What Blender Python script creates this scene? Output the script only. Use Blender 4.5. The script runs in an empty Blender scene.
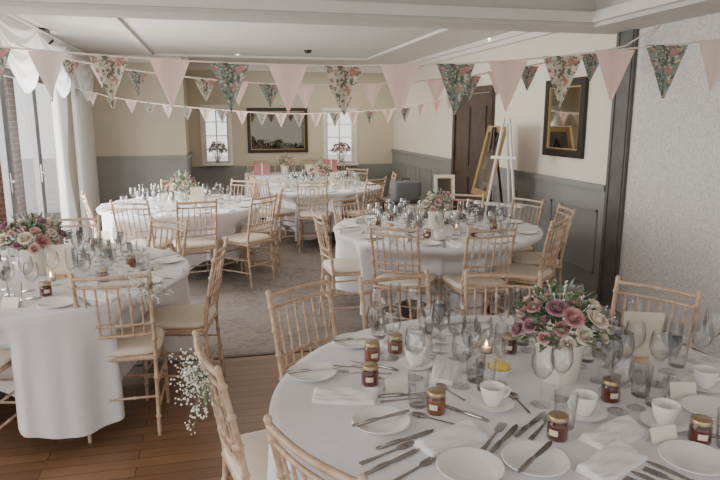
import bpy, bmesh, math, random
from mathutils import Vector, Matrix
from collections import defaultdict
random.seed(7)
PI=math.pi
COL=bpy.context.scene.collection
# ------------------------------------------------------------------ camera frame
F=620.0; YAW=math.radians(13); HZ=118.0; EYE=1.70
PITCH=math.atan((240-HZ)/F)
cy,sy=math.cos(YAW),math.sin(YAW); cp,sp=math.cos(PITCH),math.sin(PITCH)
def W(r,f,z=0.0): return Vector((r*cy+f*sy, f*cy-r*sy, z))
def ray(px,py):
    r=(px-360)/F; u=(240-py)/F
    f=cp+u*sp; v=-sp+u*cp
    return Vector((r*cy+f*sy, f*cy-r*sy, v))
def onz(px,py,z): d=ray(px,py); t=(z-EYE)/d.z; return Vector((d.x*t,d.y*t,z))
def onX(px,py,X): d=ray(px,py); t=X/d.x; return Vector((X,d.y*t,EYE+d.z*t))
def onY(px,py,Y): d=ray(px,py); t=Y/d.y; return Vector((d.x*t,Y,EYE+d.z*t))
def onf(px,py,f0):
    r=(px-360)/F; u=(240-py)/F; t=f0/(cp+u*sp); d=ray(px,py)
    return Vector((d.x*t,d.y*t,EYE+d.z*t))
def camrf(p): return (p.x*cy-p.y*sy, p.x*sy+p.y*cy)
cd=bpy.data.cameras.new('camera'); cam=bpy.data.objects.new('camera',cd); COL.objects.link(cam)
cam.location=(0,0,EYE); cam.rotation_euler=(PI/2-PITCH,0,-YAW)
cd.sensor_width=36; cd.lens=F/720*36; cd.clip_start=0.05
bpy.context.scene.camera=cam
# ------------------------------------------------------------------ materials
def nodes(name):
    m=bpy.data.materials.new(name); m.use_nodes=True; nt=m.node_tree
    return m,nt,nt.nodes['Principled BSDF']
def mat(name,c,rough=.6,metal=0,var=0.0,scale=8,bump=0,bscale=60,c2=None,spec=None,emit=0,bdist=.01):
    m,nt,b=nodes(name)
    b.inputs['Base Color'].default_value=(*c,1); b.inputs['Roughness'].default_value=rough; b.inputs['Metallic'].default_value=metal
    if spec is not None: b.inputs['Specular IOR Level'].default_value=spec
    tc=nt.nodes.new('ShaderNodeTexCoord')
    n=nt.nodes.new('ShaderNodeTexNoise'); n.inputs['Scale'].default_value=scale; n.inputs['Detail'].default_value=4
    nt.links.new(tc.outputs['Object'],n.inputs['Vector'])
    r=nt.nodes.new('ShaderNodeValToRGB')
    d=c2 if c2 else tuple(max(0,x*(1-var)) for x in c)
    r.color_ramp.elements[0].color=(*d,1); r.color_ramp.elements[1].color=(*c,1)
    r.color_ramp.elements[0].position=.35; r.color_ramp.elements[1].position=.62
    nt.links.new(n.outputs['Fac'],r.inputs['Fac']); nt.links.new(r.outputs['Color'],b.inputs['Base Color'])
    if bump:
        n2=nt.nodes.new('ShaderNodeTexNoise'); n2.inputs['Scale'].default_value=bscale; n2.inputs['Detail'].default_value=3
        nt.links.new(tc.outputs['Object'],n2.inputs['Vector'])
        bp=nt.nodes.new('ShaderNodeBump'); bp.inputs['Strength'].default_value=bump; bp.inputs['Distance'].default_value=bdist
        nt.links.new(n2.outputs['Fac'],bp.inputs['Height']); nt.links.new(bp.outputs['Normal'],b.inputs['Normal'])
    if emit:
        b.inputs['Emission Color'].default_value=(*c,1); b.inputs['Emission Strength'].default_value=emit
    return m
def glassmat(name,edge=(.56,.57,.57),g1=.60,base=.04,pw=2.4):
    # thin glass: clear face on, a little darker and more reflective towards its rims
    m=bpy.data.materials.new(name); m.use_nodes=True; nt=m.node_tree; nt.nodes.clear()
    o=nt.nodes.new('ShaderNodeOutputMaterial'); t=nt.nodes.new('ShaderNodeBsdfTransparent')
    g=nt.nodes.new('ShaderNodeBsdfGlossy'); g.inputs['Roughness'].default_value=.03; g.inputs[0].default_value=(1,1,1,1)
    l=nt.nodes.new('ShaderNodeLayerWeight'); l.inputs['Blend'].default_value=.5
    p=nt.nodes.new('ShaderNodeMath'); p.operation='POWER'; p.inputs[1].default_value=pw
    nt.links.new(l.outputs['Facing'],p.inputs[0])
    cm=nt.nodes.new('ShaderNodeMix'); cm.data_type='RGBA'; cm.inputs[6].default_value=(.99,.99,.99,1); cm.inputs[7].default_value=(*edge,1)
    nt.links.new(p.outputs[0],cm.inputs[0]); nt.links.new(cm.outputs[2],t.inputs[0])
    mx=nt.nodes.new('ShaderNodeMixShader')
    mt=nt.nodes.new('ShaderNodeMath'); mt.operation='MULTIPLY_ADD'; mt.inputs[1].default_value=g1; mt.inputs[2].default_value=base; mt.use_clamp=True
    nt.links.new(p.outputs[0],mt.inputs[0]); nt.links.new(mt.outputs[0],mx.inputs[0])
    nt.links.new(t.outputs[0],mx.inputs[1]); nt.links.new(g.outputs[0],mx.inputs[2]); nt.links.new(mx.outputs[0],o.inputs[0])
    return m
def clothmat(name,c,trans=.35,see=.0):
    m=bpy.data.materials.new(name); m.use_nodes=True; nt=m.node_tree; nt.nodes.clear()
    o=nt.nodes.new('ShaderNodeOutputMaterial'); d=nt.nodes.new('ShaderNodeBsdfDiffuse'); t=nt.nodes.new('ShaderNodeBsdfTranslucent')
    d.inputs[0].default_value=(*c,1); t.inputs[0].default_value=(*c,1)
    mx=nt.nodes.new('ShaderNodeMixShader'); mx.inputs[0].default_value=trans
    nt.links.new(d.outputs[0],mx.inputs[1]); nt.links.new(t.outputs[0],mx.inputs[2])
    tp=nt.nodes.new('ShaderNodeBsdfTransparent'); m2=nt.nodes.new('ShaderNodeMixShader'); m2.inputs[0].default_value=see
    nt.links.new(mx.outputs[0],m2.inputs[1]); nt.links.new(tp.outputs[0],m2.inputs[2]); nt.links.new(m2.outputs[0],o.inputs[0])
    return m
def floralmat(name,base,bl,gr,pale):
    m,nt,b=nodes(name); b.inputs['Roughness'].default_value=.9
    tc=nt.nodes.new('ShaderNodeTexCoord')
    def layer(scale,lo,hi,prev,col,off):
        v=nt.nodes.new('ShaderNodeTexNoise'); v.inputs['Scale'].default_value=scale; v.inputs['Detail'].default_value=2
        mp=nt.nodes.new('ShaderNodeMapping'); mp.inputs['Location'].default_value=(off,off*2,off)
        nt.links.new(tc.outputs['Object'],mp.inputs[0]); nt.links.new(mp.outputs[0],v.inputs['Vector'])
        r=nt.nodes.new('ShaderNodeValToRGB'); r.color_ramp.elements[0].position=lo; r.color_ramp.elements[1].position=hi
        nt.links.new(v.outputs['Fac'],r.inputs['Fac'])
        mx=nt.nodes.new('ShaderNodeMix'); mx.data_type='RGBA'
        nt.links.new(r.outputs['Color'],mx.inputs[0])
        if isinstance(prev,tuple): mx.inputs[6].default_value=(*prev,1)
        else: nt.links.new(prev,mx.inputs[6])
        mx.inputs[7].default_value=(*col,1)
        return mx.outputs[2]
    a=layer(34,.49,.55,base,gr,1.3); a=layer(30,.56,.61,a,bl,5.1); a=layer(60,.58,.62,a,pale,9.7)
    nt.links.new(a,b.inputs['Base Color'])
    return m
M={}
M['wall']=mat('cream_paint',(.76,.70,.60),.85,var=.04,scale=1.5,bump=.05,bscale=120)
M['wallback']=mat('beige_paint',(.60,.54,.42),.85,var=.05,scale=1.5)
M['dado']=mat('grey_green_paint',(.27,.275,.26),.55,var=.06,scale=3)
M['ceil']=mat('ceiling_paint',(.71,.68,.645),.9,var=.03,scale=2)
M['beam']=mat('beam_paint',(.64,.61,.565),.8,var=.03,scale=2)
M['trim']=mat('white_trim',(.80,.77,.72),.5,var=.03)
M['darkpanel']=mat('dark_grey_panel',(.125,.12,.115),.5,var=.2)
M['doorgrey']=mat('grey_door_paint',(.12,.12,.12),.5,var=.1)
M['wood']=mat('limewashed_wood',(.64,.465,.33),.45,c2=(.46,.315,.215),scale=30)
M['pad']=mat('cream_cushion',(.80,.71,.58),.85,var=.06,scale=20,bump=.1)
M['linen']=mat('white_linen',(.85,.84,.87),.8,var=.03,scale=3,bump=.35,bscale=7,bdist=.02)
M['napkin']=mat('napkin_cotton',(.90,.89,.90),.85,var=.03,scale=20,bump=.2,bscale=150)
M['china']=mat('white_china',(.90,.88,.85),.18,var=.02)
M['steel']=mat('polished_steel',(.38,.36,.35),.22,metal=1,var=.08)
M['glass']=glassmat('clear_glass')
M['pane']=glassmat('window_glass',(.9,.9,.9),.06,base=.02)
M['jam']=mat('dark_red_jam',(.16,.028,.012),.15,c2=(.07,.012,.006),scale=40)
M['amber']=mat('amber_jam',(.30,.10,.03),.15,c2=(.17,.045,.015),scale=40)
M['lid']=mat('brass_lid',(.45,.34,.20),.35,metal=.8,var=.1)
M['paper']=mat('cream_paper',(.84,.79,.70),.8,var=.03)
M['kraft']=mat('kraft_card',(.76,.68,.56),.85,var=.05,scale=15)
M['wax']=mat('candle_wax',(.85,.76,.55),.5,var=.02)
M['flame']=mat('flame_glow',(1,.62,.25),.5,emit=14)
M['lemon']=mat('yellow_butter',(.90,.66,.12),.5,var=.1,scale=40)
M['pot']=mat('cream_enamel_pot',(.84,.80,.70),.35,var=.03)
M['leaf']=mat('green_leaf',(.19,.26,.13),.55,c2=(.09,.14,.065),scale=25)
M['leaf2']=mat('grey_green_leaf',(.30,.38,.27),.6,c2=(.18,.25,.16),scale=25)
M['stem']=mat('flower_stem',(.16,.22,.11),.6,var=.2)
M['pink']=mat('pink_petal',(.70,.41,.40),.7,c2=(.60,.31,.31),scale=30)
M['blush']=mat('blush_petal',(.83,.62,.57),.7,c2=(.76,.51,.47),scale=30)
M['cream']=mat('cream_petal',(.85,.79,.68),.7,c2=(.78,.69,.55),scale=30)
M['mauve']=mat('mauve_petal',(.52,.31,.37),.7,c2=(.41,.22,.28),scale=30)
M['white']=mat('white_blossom',(.88,.88,.84),.8,var=.1,scale=60)
M['twine']=mat('hessian_twine',(.60,.50,.38),.9,var=.2,scale=60)
M['black']=mat('black_frame',(.025,.02,.018),.35,var=.2)
M['gold']=mat('gold_edge',(.50,.36,.16),.4,metal=.7,var=.15)
M['brown']=mat('dark_wood_door',(.075,.045,.032),.4,c2=(.04,.024,.018),scale=12)
M['mirror']=mat('mirror_silver',(.60,.58,.55),.05,metal=1)
M['darkmirror']=mat('old_mirror_silver',(.15,.135,.115),.03,metal=1)  # silver tinted dark, standing in for a dark reflection
M['darkglass']=mat('dark_picture_glass',(.11,.095,.08),.12,c2=(.04,.035,.03),scale=2.5)
M['curtain']=clothmat('sheer_curtain',(.90,.90,.90),.60,.28)
M['fpink']=clothmat('pink_bunting_cotton',(.86,.64,.57),.35)
M['fcream']=clothmat('cream_bunting_cotton',(.85,.71,.64),.35)
M['fteal']=floralmat('teal_floral_cotton',(.20,.25,.22),(.43,.21,.18),(.10,.14,.10),(.52,.47,.37))
M['fcreamfl']=floralmat('cream_floral_cotton',(.52,.48,.37),(.40,.18,.15),(.12,.15,.10),(.62,.52,.42))
M['cord']=mat('bunting_tape',(.80,.68,.58),.9,var=.05)
M['lamp']=mat('spot_lamp',(1,.9,.72),.5,emit=30)
M['grass']=mat('outdoor_paving',(.62,.62,.58),.9,var=.15,scale=3)  # pale colour stands in for the washed-out brightness outdoors
M['redbox']=mat('dusky_pink_card',(.50,.22,.21),.7,var=.1)
M['greybox']=mat('slate_fabric',(.17,.175,.185),.8,var=.15)
def carpet():
    m,nt,b=nodes('patterned_carpet'); b.inputs['Roughness'].default_value=.97; b.inputs['Specular IOR Level'].default_value=.1
    tc=nt.nodes.new('ShaderNodeTexCoord')
    v=nt.nodes.new('ShaderNodeTexVoronoi'); v.inputs['Scale'].default_value=4.2; v.feature='SMOOTH_F1'
    n=nt.nodes.new('ShaderNodeTexNoise'); n.inputs['Scale'].default_value=7; n.inputs['Detail'].default_value=5; n.inputs['Distortion'].default_value=2.2
    nt.links.new(tc.outputs['Object'],v.inputs['Vector']); nt.links.new(tc.outputs['Object'],n.inputs['Vector'])
    r=nt.nodes.new('ShaderNodeValToRGB'); e=r.color_ramp.elements
    e[0].position=.40; e[0].color=(.185,.158,.145,1); e[1].position=.66; e[1].color=(.265,.235,.215,1)
    ad=nt.nodes.new('ShaderNodeMath'); ad.operation='MULTIPLY_ADD'; ad.inputs[1].default_value=.25
    nt.links.new(v.outputs['Distance'],ad.inputs[0]); nt.links.new(n.outputs['Fac'],ad.inputs[2])
    nt.links.new(ad.outputs[0],r.inputs['Fac']); nt.links.new(r.outputs['Color'],b.inputs['Base Color'])
    return m
def planks():
    m,nt,b=nodes('oak_plank_floor'); b.inputs['Roughness'].default_value=.38
    tc=nt.nodes.new('ShaderNodeTexCoord'); br=nt.nodes.new('ShaderNodeTexBrick')
    br.inputs['Scale'].default_value=1; br.inputs['Brick Width'].default_value=.9; br.inputs['Row Height'].default_value=.085; br.inputs['Mortar Size'].default_value=.0022
    br.inputs['Color1'].default_value=(.33,.18,.09,1); br.inputs['Color2'].default_value=(.22,.115,.06,1); br.inputs['Mortar'].default_value=(.05,.03,.02,1)
    nt.links.new(tc.outputs['Object'],br.inputs['Vector'])
    mp=nt.nodes.new('ShaderNodeMapping'); mp.inputs['Scale'].default_value=(3,50,1)
    n=nt.nodes.new('ShaderNodeTexNoise'); n.inputs['Scale'].default_value=1.5; n.inputs['Detail'].default_value=5
    nt.links.new(tc.outputs['Object'],mp.inputs[0]); nt.links.new(mp.outputs[0],n.inputs['Vector'])
    mx=nt.nodes.new('ShaderNodeMix'); mx.data_type='RGBA'; mx.blend_type='MULTIPLY'; mx.inputs[0].default_value=.5
    nt.links.new(br.outputs['Color'],mx.inputs[6]); nt.links.new(n.outputs['Fac'],mx.inputs[7])
    nt.links.new(mx.outputs[2],b.inputs['Base Color'])
    return m
def wallpaper():
    m,nt,b=nodes('silver_leaf_wallpaper'); b.inputs['Roughness'].default_value=.45
    tc=nt.nodes.new('ShaderNodeTexCoord'); mp=nt.nodes.new('ShaderNodeMapping'); mp.inputs['Scale'].default_value=(1,1.6,1)
    n=nt.nodes.new('ShaderNodeTexNoise'); n.inputs['Scale'].default_value=24; n.inputs['Detail'].default_value=3; n.inputs['Distortion'].default_value=2.8
    nt.links.new(tc.outputs['Object'],mp.inputs[0]); nt.links.new(mp.outputs[0],n.inputs['Vector'])
    r=nt.nodes.new('ShaderNodeValToRGB'); e=r.color_ramp.elements
    e[0].position=.47; e[0].color=(.71,.69,.67,1); e[1].position=.56; e[1].color=(.53,.515,.50,1)
    nt.links.new(n.outputs['Fac'],r.inputs['Fac']); nt.links.new(r.outputs['Color'],b.inputs['Base Color'])
    return m
def brick():
    m,nt,b=nodes('red_brick'); b.inputs['Roughness'].default_value=.9
    tc=nt.nodes.new('ShaderNodeTexCoord'); mp=nt.nodes.new('ShaderNodeMapping'); mp.inputs['Rotation'].default_value=(PI/2,0,0)
    br=nt.nodes.new('ShaderNodeTexBrick'); br.inputs['Scale'].default_value=1; br.inputs['Brick Width'].default_value=.22; br.inputs['Row Height'].default_value=.075; br.inputs['Mortar Size'].default_value=.008
    br.inputs['Color1'].default_value=(.15,.045,.03,1); br.inputs['Color2'].default_value=(.10,.03,.022,1); br.inputs['Mortar'].default_value=(.18,.14,.11,1)
    nt.links.new(tc.outputs['Object'],mp.inputs[0]); nt.links.new(mp.outputs[0],br.inputs['Vector']); nt.links.new(br.outputs['Color'],b.inputs['Base Color'])
    return m
M['carpet']=carpet(); M['planks']=planks(); M['paperwall']=wallpaper(); M['brick']=brick()
# ------------------------------------------------------------------ mesh helpers
def box(bm,x0,x1,y0,y1,z0,z1):
    vs=[bm.verts.new(Vector(p)) for p in ((x0,y0,z0),(x1,y0,z0),(x1,y1,z0),(x0,y1,z0),(x0,y0,z1),(x1,y0,z1),(x1,y1,z1),(x0,y1,z1))]
    for f in ((3,2,1,0),(4,5,6,7),(0,1,5,4),(1,2,6,5),(2,3,7,6),(3,0,4,7)): bm.faces.new([vs[i] for i in f])
def tube(bm,pts,rad,seg=8,cap=True):
    pts=[Vector(p) for p in pts]
    if not isinstance(rad,(list,tuple)): rad=[rad]*len(pts)
    rings=[]; ref=None
    for i,p in enumerate(pts):
        d=(pts[min(i+1,len(pts)-1)]-pts[max(i-1,0)])
        d=d.normalized() if d.length>1e-9 else Vector((0,0,1))
        if ref is None: ref=Vector((1,0,0)) if abs(d.x)<.8 else Vector((0,1,0))
        a=(ref-d*ref.dot(d)).normalized(); b=d.cross(a); ref=a
        rings.append([bm.verts.new(p+(a*math.cos(2*PI*k/seg)+b*math.sin(2*PI*k/seg))*rad[i]) for k in range(seg)])
    for i in range(len(rings)-1):
        for k in range(seg): bm.faces.new((rings[i][k],rings[i][(k+1)%seg],rings[i+1][(k+1)%seg],rings[i+1][k]))
    if cap: bm.faces.new(rings[0][::-1]); bm.faces.new(rings[-1])
def lathe(bm,prof,seg=20,o=(0,0,0)):
    o=Vector(o); rings=[]
    for r,z in prof:
        if r<1e-5: rings.append([bm.verts.new(o+Vector((0,0,z)))])
        else: rings.append([bm.verts.new(o+Vector((r*math.cos(2*PI*k/seg),r*math.sin(2*PI*k/seg),z))) for k in range(seg)])
    for a,b in zip(rings,rings[1:]):
        if len(a)==1 and len(b)==1: continue
        for k in range(seg):
            k2=(k+1)%seg
            if len(a)==1: bm.faces.new((a[0],b[k2],b[k]))
            elif len(b)==1: bm.faces.new((a[k],a[k2],b[0]))
            else: bm.faces.new((a[k],a[k2],b[k2],b[k]))
def prism(bm,out,z0,z1):
    a=[bm.verts.new((x,y,z0)) for x,y in out]; b=[bm.verts.new((x,y,z1)) for x,y in out]; n=len(out)
    bm.faces.new(a[::-1]); bm.faces.new(b)
    for i in range(n): bm.faces.new((a[i],a[(i+1)%n],b[(i+1)%n],b[i]))
def superloft(bm,a,b,n,levels,seg=32,cx=0,cyy=0,fn=None):
    rings=[]
    for s,z in levels:
        ring=[]
        for k in range(seg):
            t=2*PI*k/seg; c,si=math.cos(t),math.sin(t)
            x=math.copysign(abs(c)**(2/n),c)*a*s; y=math.copysign(abs(si)**(2/n),si)*b*s
            v=Vector((cx+x,cyy+y,z)); 
            if fn: v=fn(v)
            ring.append(bm.verts.new(v))
        rings.append(ring)
    for p,q in zip(rings,rings[1:]):
        for k in range(seg): bm.faces.new((p[k],p[(k+1)%seg],q[(k+1)%seg],q[k]))
    bm.faces.new(rings[0][::-1]); bm.faces.new(rings[-1])
def obj(name,fn,m,parent=None,smooth=False,loc=None):
    if isinstance(fn,bpy.types.Mesh): me=fn
    else:
        bm=bmesh.new(); fn(bm); bmesh.ops.recalc_face_normals(bm,faces=bm.faces)
        me=bpy.data.meshes.new(name); bm.to_mesh(me); bm.free()
        me.materials.append(m)
        if smooth:
            me.polygons.foreach_set('use_smooth',[True]*len(me.polygons))
            if smooth!='all': me.set_sharp_from_angle(angle=math.radians(50))
    o=bpy.data.objects.new(name,me); COL.objects.link(o)
    if parent: o.parent=parent
    if loc is not None: o.location=loc
    return o
def tag(o,label=None,cat=None,group=None,kind=None):
    if label: o['label']=label
    if cat: o['category']=cat
    if group: o['group']=group
    if kind: o['kind']=kind
    return o
def empty(name,loc=(0,0,0),rz=0):
    o=bpy.data.objects.new(name,None); COL.objects.link(o); o.location=loc; o.rotation_euler=(0,0,rz); o.empty_display_size=.1
    return o
def copy_tree(o,parent=None):
    c=o.copy(); COL.objects.link(c)
    if parent: c.parent=parent
    for ch in list(o.children): copy_tree(ch,c)
    return c
def struct(name,fn,m,parent=None,smooth=False):
    o=obj(name,fn,m,parent,smooth)
    if not parent: o['kind']='structure'
    return o
# ------------------------------------------------------------------ room shell
XL,XR=-2.0,3.45; YB=10.6; YR=12.0; ZC=2.65; DADO=1.05; YP=4.35
XC=onY(187,158,YB).x
struct('floor',lambda bm: box(bm,-6,XR+.3,-3,YP,-.1,0),M['planks'])
struct('floor_carpet',lambda bm: box(bm,-3.4,XR+.3,YP,YR+.2,-.1,0),M['carpet'])
struct('trim_1',lambda bm: box(bm,-3.3,XR-.01,YP-.02,YP+.02,0,.006),M['brown'])
struct('ceiling',lambda bm: box(bm,-3.4,XR+.3,-1.5,YR+.2,ZC,ZC+.1),M['ceil'])
def holes(bm,axis,c0,c1,u0,u1,z0,z1,hs):
    us=sorted({u0,u1,*[h[0] for h in hs],*[h[1] for h in hs]}); zs=sorted({z0,z1,*[h[2] for h in hs],*[h[3] for h in hs]})
    for a,b in zip(us,us[1:]):
        for c,d in zip(zs,zs[1:]):
            m1,m2=(a+b)/2,(c+d)/2
            if any(h[0]<m1<h[1] and h[2]<m2<h[3] for h in hs): continue
            if axis=='x': box(bm,c0,c1,a,b,c,d)
            else: box(bm,a,b,c0,c1,c,d)
wins=[]
for (xa,xb,ya,yb) in ((203,230,108,163),(326,354,111,163)):
    p=onY(xa,ya,YR); q=onY(xb,yb,YR); wins.append((p.x,q.x,q.z,p.z))
struct('wall_back',lambda bm: holes(bm,'y',YR,YR+.2,XC-.3,XR+.3,0,ZC,wins),M['wallback'])
struct('wall_back_left',lambda bm: box(bm,XL-.2,XC,YB,YR,0,ZC),M['wallback'])
LD=(5.85,9.3,.0,2.2)
struct('wall_left',lambda bm: holes(bm,'x',XL-.15,XL,5.6,YB,0,ZC,[LD]),M['wall'])
struct('wall_left_return',lambda bm: box(bm,-3.4,XL-.15,5.6,5.75,0,ZC),M['wall'])
YW=onX(608,190,XR).y; YN=onX(626,190,XR).y
struct('wall_right',lambda bm: box(bm,XR,XR+.2,YW,YR,0,ZC),M['wall'])
struct('wall_right_near',lambda bm: box(bm,XR,XR+.2,-1.5,YN,0,ZC),M['paperwall'])
def pil(bm):
    box(bm,XR-.03,XR+.2,YN,YW,0,2.42)
    box(bm,XR-.04,XR-.03,YN+.02,YN+.05,0,2.42); box(bm,XR-.04,XR-.03,YW-.05,YW-.02,0,2.42)
struct('trim_2',pil,M['darkpanel'])
def beam(bm):
    box(bm,XL-.3,XR,4.70,5.05,2.42,ZC)
    box(bm,3.03,XR,-1.5,4.70,2.42,ZC)
struct('trim_3',beam,M['beam'])
def cornice(bm):
    s=.09
    box(bm,XL,XC,YB-s,YB,ZC-.10,ZC); box(bm,XL,XC,YB-s*1.8,YB-s,ZC-.05,ZC)
    box(bm,XC,XR,YR-s,YR,ZC-.10,ZC); box(bm,XC,XR,YR-s*1.8,YR-s,ZC-.05,ZC)
    box(bm,XR-s,XR,5.05,YR-s,ZC-.10,ZC); box(bm,XR-s*1.8,XR-s,5.05,YR-s*1.8,ZC-.05,ZC)
    box(bm,XL,XL+s,5.6,YB-s,ZC-.10,ZC); box(bm,XC,XC+s,YB,YR-s,ZC-.1,ZC)
struct('trim_4',cornice,M['trim'])
def beam_steps(bm):
    box(bm,XL,XR,5.05,5.12,2.46,2.50); box(bm,XL,2.98,4.64,4.70,2.45,2.53); box(bm,2.97,3.03,-1.5,4.70,2.45,2.53)
struct('trim_5',beam_steps,M['trim'])
def cframe(bm):
    for x in (-.9,2.5): box(bm,x-.05,x+.05,5.6,10.2,ZC-.03,ZC)
    for y in (5.6,10.2): box(bm,-.95,2.55,y-.05,y+.05,ZC-.03,ZC)
struct('trim_6',cframe,M['ceil'])
def dadoL(bm): box(bm,XL,XC,YB-.02,YB,0,DADO)
def dadoB(bm): box(bm,XC+.02,XR-.02,YR-.02,YR,0,wins[0][2]-.06)
door_a=onX(489,190,XR).y; door_b=onX(456,180,XR).y
def dadoR(bm):
    for a,b in ((YW,door_a-.09),(door_b+.09,YR)):
        box(bm,XR-.02,XR,a,b,0,DADO)
        n=max(1,round((b-a)/.75)); w=(b-a)/n
        for k in range(n):
            y0=a+k*w+.1; y1=a+(k+1)*w-.1
            for q in ((y0,y1,.84,.86),(y0,y1,.26,.28),(y0,y0+.02,.26,.86),(y1-.02,y1,.26,.86)):
                box(bm,XR-.032,XR-.02,*q)
def dadoC(bm): box(bm,XC,XC+.02,YB,YR,0,DADO)
struct('trim_7',dadoL,M['dado']); struct('trim_8',dadoB,M['dado']); struct('trim_9',dadoR,M['dado']); struct('trim_10',dadoC,M['dado'])
def rails(bm):
    box(bm,XL,XC,YB-.045,YB,DADO,DADO+.05)
    box(bm,XC,XC+.045,YB,YR,DADO,DADO+.05)
    for a,b in ((YW,door_a-.09),(door_b+.09,YR)): box(bm,XR-.045,XR,a,b,DADO,DADO+.05)
struct('trim_11',rails,M['dado'])
def skirt(bm):
    box(bm,XL,XC,YB-.035,YB-.02,0,.14); box(bm,XC+.04,XR-.04,YR-.035,YR-.02,0,.14)
    for a,b in ((YW,door_a-.09),(door_b+.09,YR)): box(bm,XR-.036,XR-.02,a,b,0,.14)
struct('baseboard_back',skirt,M['dado'])
for i,(a,b,z0,z1) in enumerate(wins):
    e=empty(f'window_{i+1}',((a+b)/2,YR,z0)); e['kind']='structure'
    w=(b-a)/2; h=z1-z0
    def fr(bm):
        t=.035
        box(bm,-w,-w+t,.03,.10,0,h); box(bm,w-t,w,.03,.10,0,h); box(bm,-w+t,w-t,.03,.10,0,t); box(bm,-w+t,w-t,.03,.10,h-t,h)
        box(bm,-.012,.012,.045,.085,t,h-t)
        for k in (1,2,3): box(bm,-w+t,w-t,.05,.08,h*k/4-.009,h*k/4+.009)
    obj('window_frame',fr,M['trim'],e)
    obj('pane',lambda bm: box(bm,-w+.03,w-.03,.062,.066,.03,h-.03),M['pane'],e)
    obj('window_sill',lambda bm: box(bm,-w-.06,w+.06,-.16,.03,-.035,0),M['trim'],e)
    def arch(bm):
        for s in (-1,1): box(bm,s*(w+.03)-.03,s*(w+.03)+.03,-.02,0,0,h+.06)
        box(bm,-w,w,-.02,0,h,h+.06)
    obj('architrave',arch,M['trim'],e)
n=3; w=(LD[1]-LD[0])/n
for k in range(n):
    e=empty(f'door_{k+1}',(XL-.08,LD[0]+w*(k+.5),0)); e['kind']='structure'
    def fr(bm):
        t=.075; h=2.2; v=w/2-.004
        box(bm,-.03,.03,-v,-v+t,0,h); box(bm,-.03,.03,v-t,v,0,h); box(bm,-.03,.03,-v+t,v-t,0,.16); box(bm,-.03,.03,-v+t,v-t,h-t,h)
    obj('door_frame',fr,M['doorgrey'],e)
    obj('pane',lambda bm: box(bm,-.004,.004,-w/2+.07,w/2-.07,.15,2.13),M['pane'],e)
    def hd(bm):
        box(bm,.03,.042,w/2-.055,w/2-.025,.95,1.15); tube(bm,[(.042,w/2-.04,1.07),(.08,w/2-.04,1.07),(.085,w/2-.15,1.07)],.009)
    obj('door_handle',hd,M['steel'],e,True)
e=empty('door_4',(XR,(door_a+door_b)/2,0)); e['kind']='structure'
dw=(door_b-door_a)/2
def leaf_(bm):
    box(bm,-.03,-.001,-dw,dw,.005,2.02)
    for (a,b) in ((-dw+.1,-.05),(.05,dw-.1)):
        for (c,d) in ((.2,.9),(1.05,1.85)): box(bm,-.042,-.03,a,b,c,d)
obj('door_leaf',leaf_,M['brown'],e)
def jamb(bm):
    for s in (-1,1): box(bm,-.05,0,s*(dw+.045)-.04,s*(dw+.045)+.04,0,2.11)
    box(bm,-.05,0,-dw-.005,dw+.005,2.03,2.11)
obj('door_frame',jamb,M['brown'],e)
obj('door_handle',lambda bm: tube(bm,[(-.03,-dw+.08,1.0),(-.08,-dw+.08,1.0),(-.08,-dw+.2,1.0)],.01),M['lid'],e,True)
struct('ground_outside',lambda bm: box(bm,-30,XL-.16,5.76,30,-.15,-.05),M['grass'])
struct('ground_behind',lambda bm: box(bm,XL-.15,20,YR+.21,30,-.15,-.05),M['grass'])
bx=onY(14,150,9.6).x
tag(obj('brick_pier',lambda bm: box(bm,bx-2.5,bx,9.6,9.9,-.05,3.4),M['brick']),'red brick wall outside, beyond the glazed doors at far left','brick wall')
# ------------------------------------------------------------------ curtains
def curtain(y0,y1,x,z0,z1,amp=.045,waves=8,gather=None):
    def fn(bm):
        N=90; Mz=14; g=[]
        for j in range(Mz+1):
            row=[]; t=j/Mz; z=z0+(z1-z0)*t
            for i in range(N+1):
                u=i/N; y=y0+(y1-y0)*u
                if gather:
                    gy,gz,gw=gather; k=math.exp(-((z-gz)/.55)**2)*gw; y=y*(1-k)+gy*k
                a=amp*(1-.25*t)
                row.append(bm.verts.new((x+a*math.sin(2*PI*waves*u+.7*math.sin(3*u+j*.1)),y,z)))
            g.append(row)
        for j in range(Mz):
            for i in range(N): bm.faces.new((g[j][i],g[j][i+1],g[j+1][i+1],g[j+1][i]))
    return fn
def mk_curt(label,y0,y1,x,**k):
    e=empty('curtain',(x,(y0+y1)/2,0)); yc=(y0+y1)/2
    obj('drape',curtain(y0-yc,y1-yc,0,.03,2.5,**k),M['curtain'],e,'all')
    obj('heading_tape',lambda bm: box(bm,-.03,.03,y0-yc,y1-yc,2.5,2.53),M['trim'],e)
    tag(e,label,'curtain','sheer curtains along the patio doors')
mk_curt('sheer white curtain hanging in the far corner beside the beige wall',9.15,10.35,XL+.17,waves=9)
mk_curt('sheer white curtain hanging between the patio door leaves, second from the corner',8.05,8.75,XL+.17,waves=6,gather=(-.25,1.1,.55))
def pole(bm): tube(bm,[(0,-2.2,0),(0,2.45,0)],.014); [box(bm,-.16,0,y-.015,y+.015,-.012,.012) for y in (-2,0,2.2)]
e=obj('curtain_pole',pole,M['trim'],None,True,loc=(XL+.17,8.05,2.55)); tag(e,'white curtain pole above the patio doors on the left wall','curtain pole')
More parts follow.
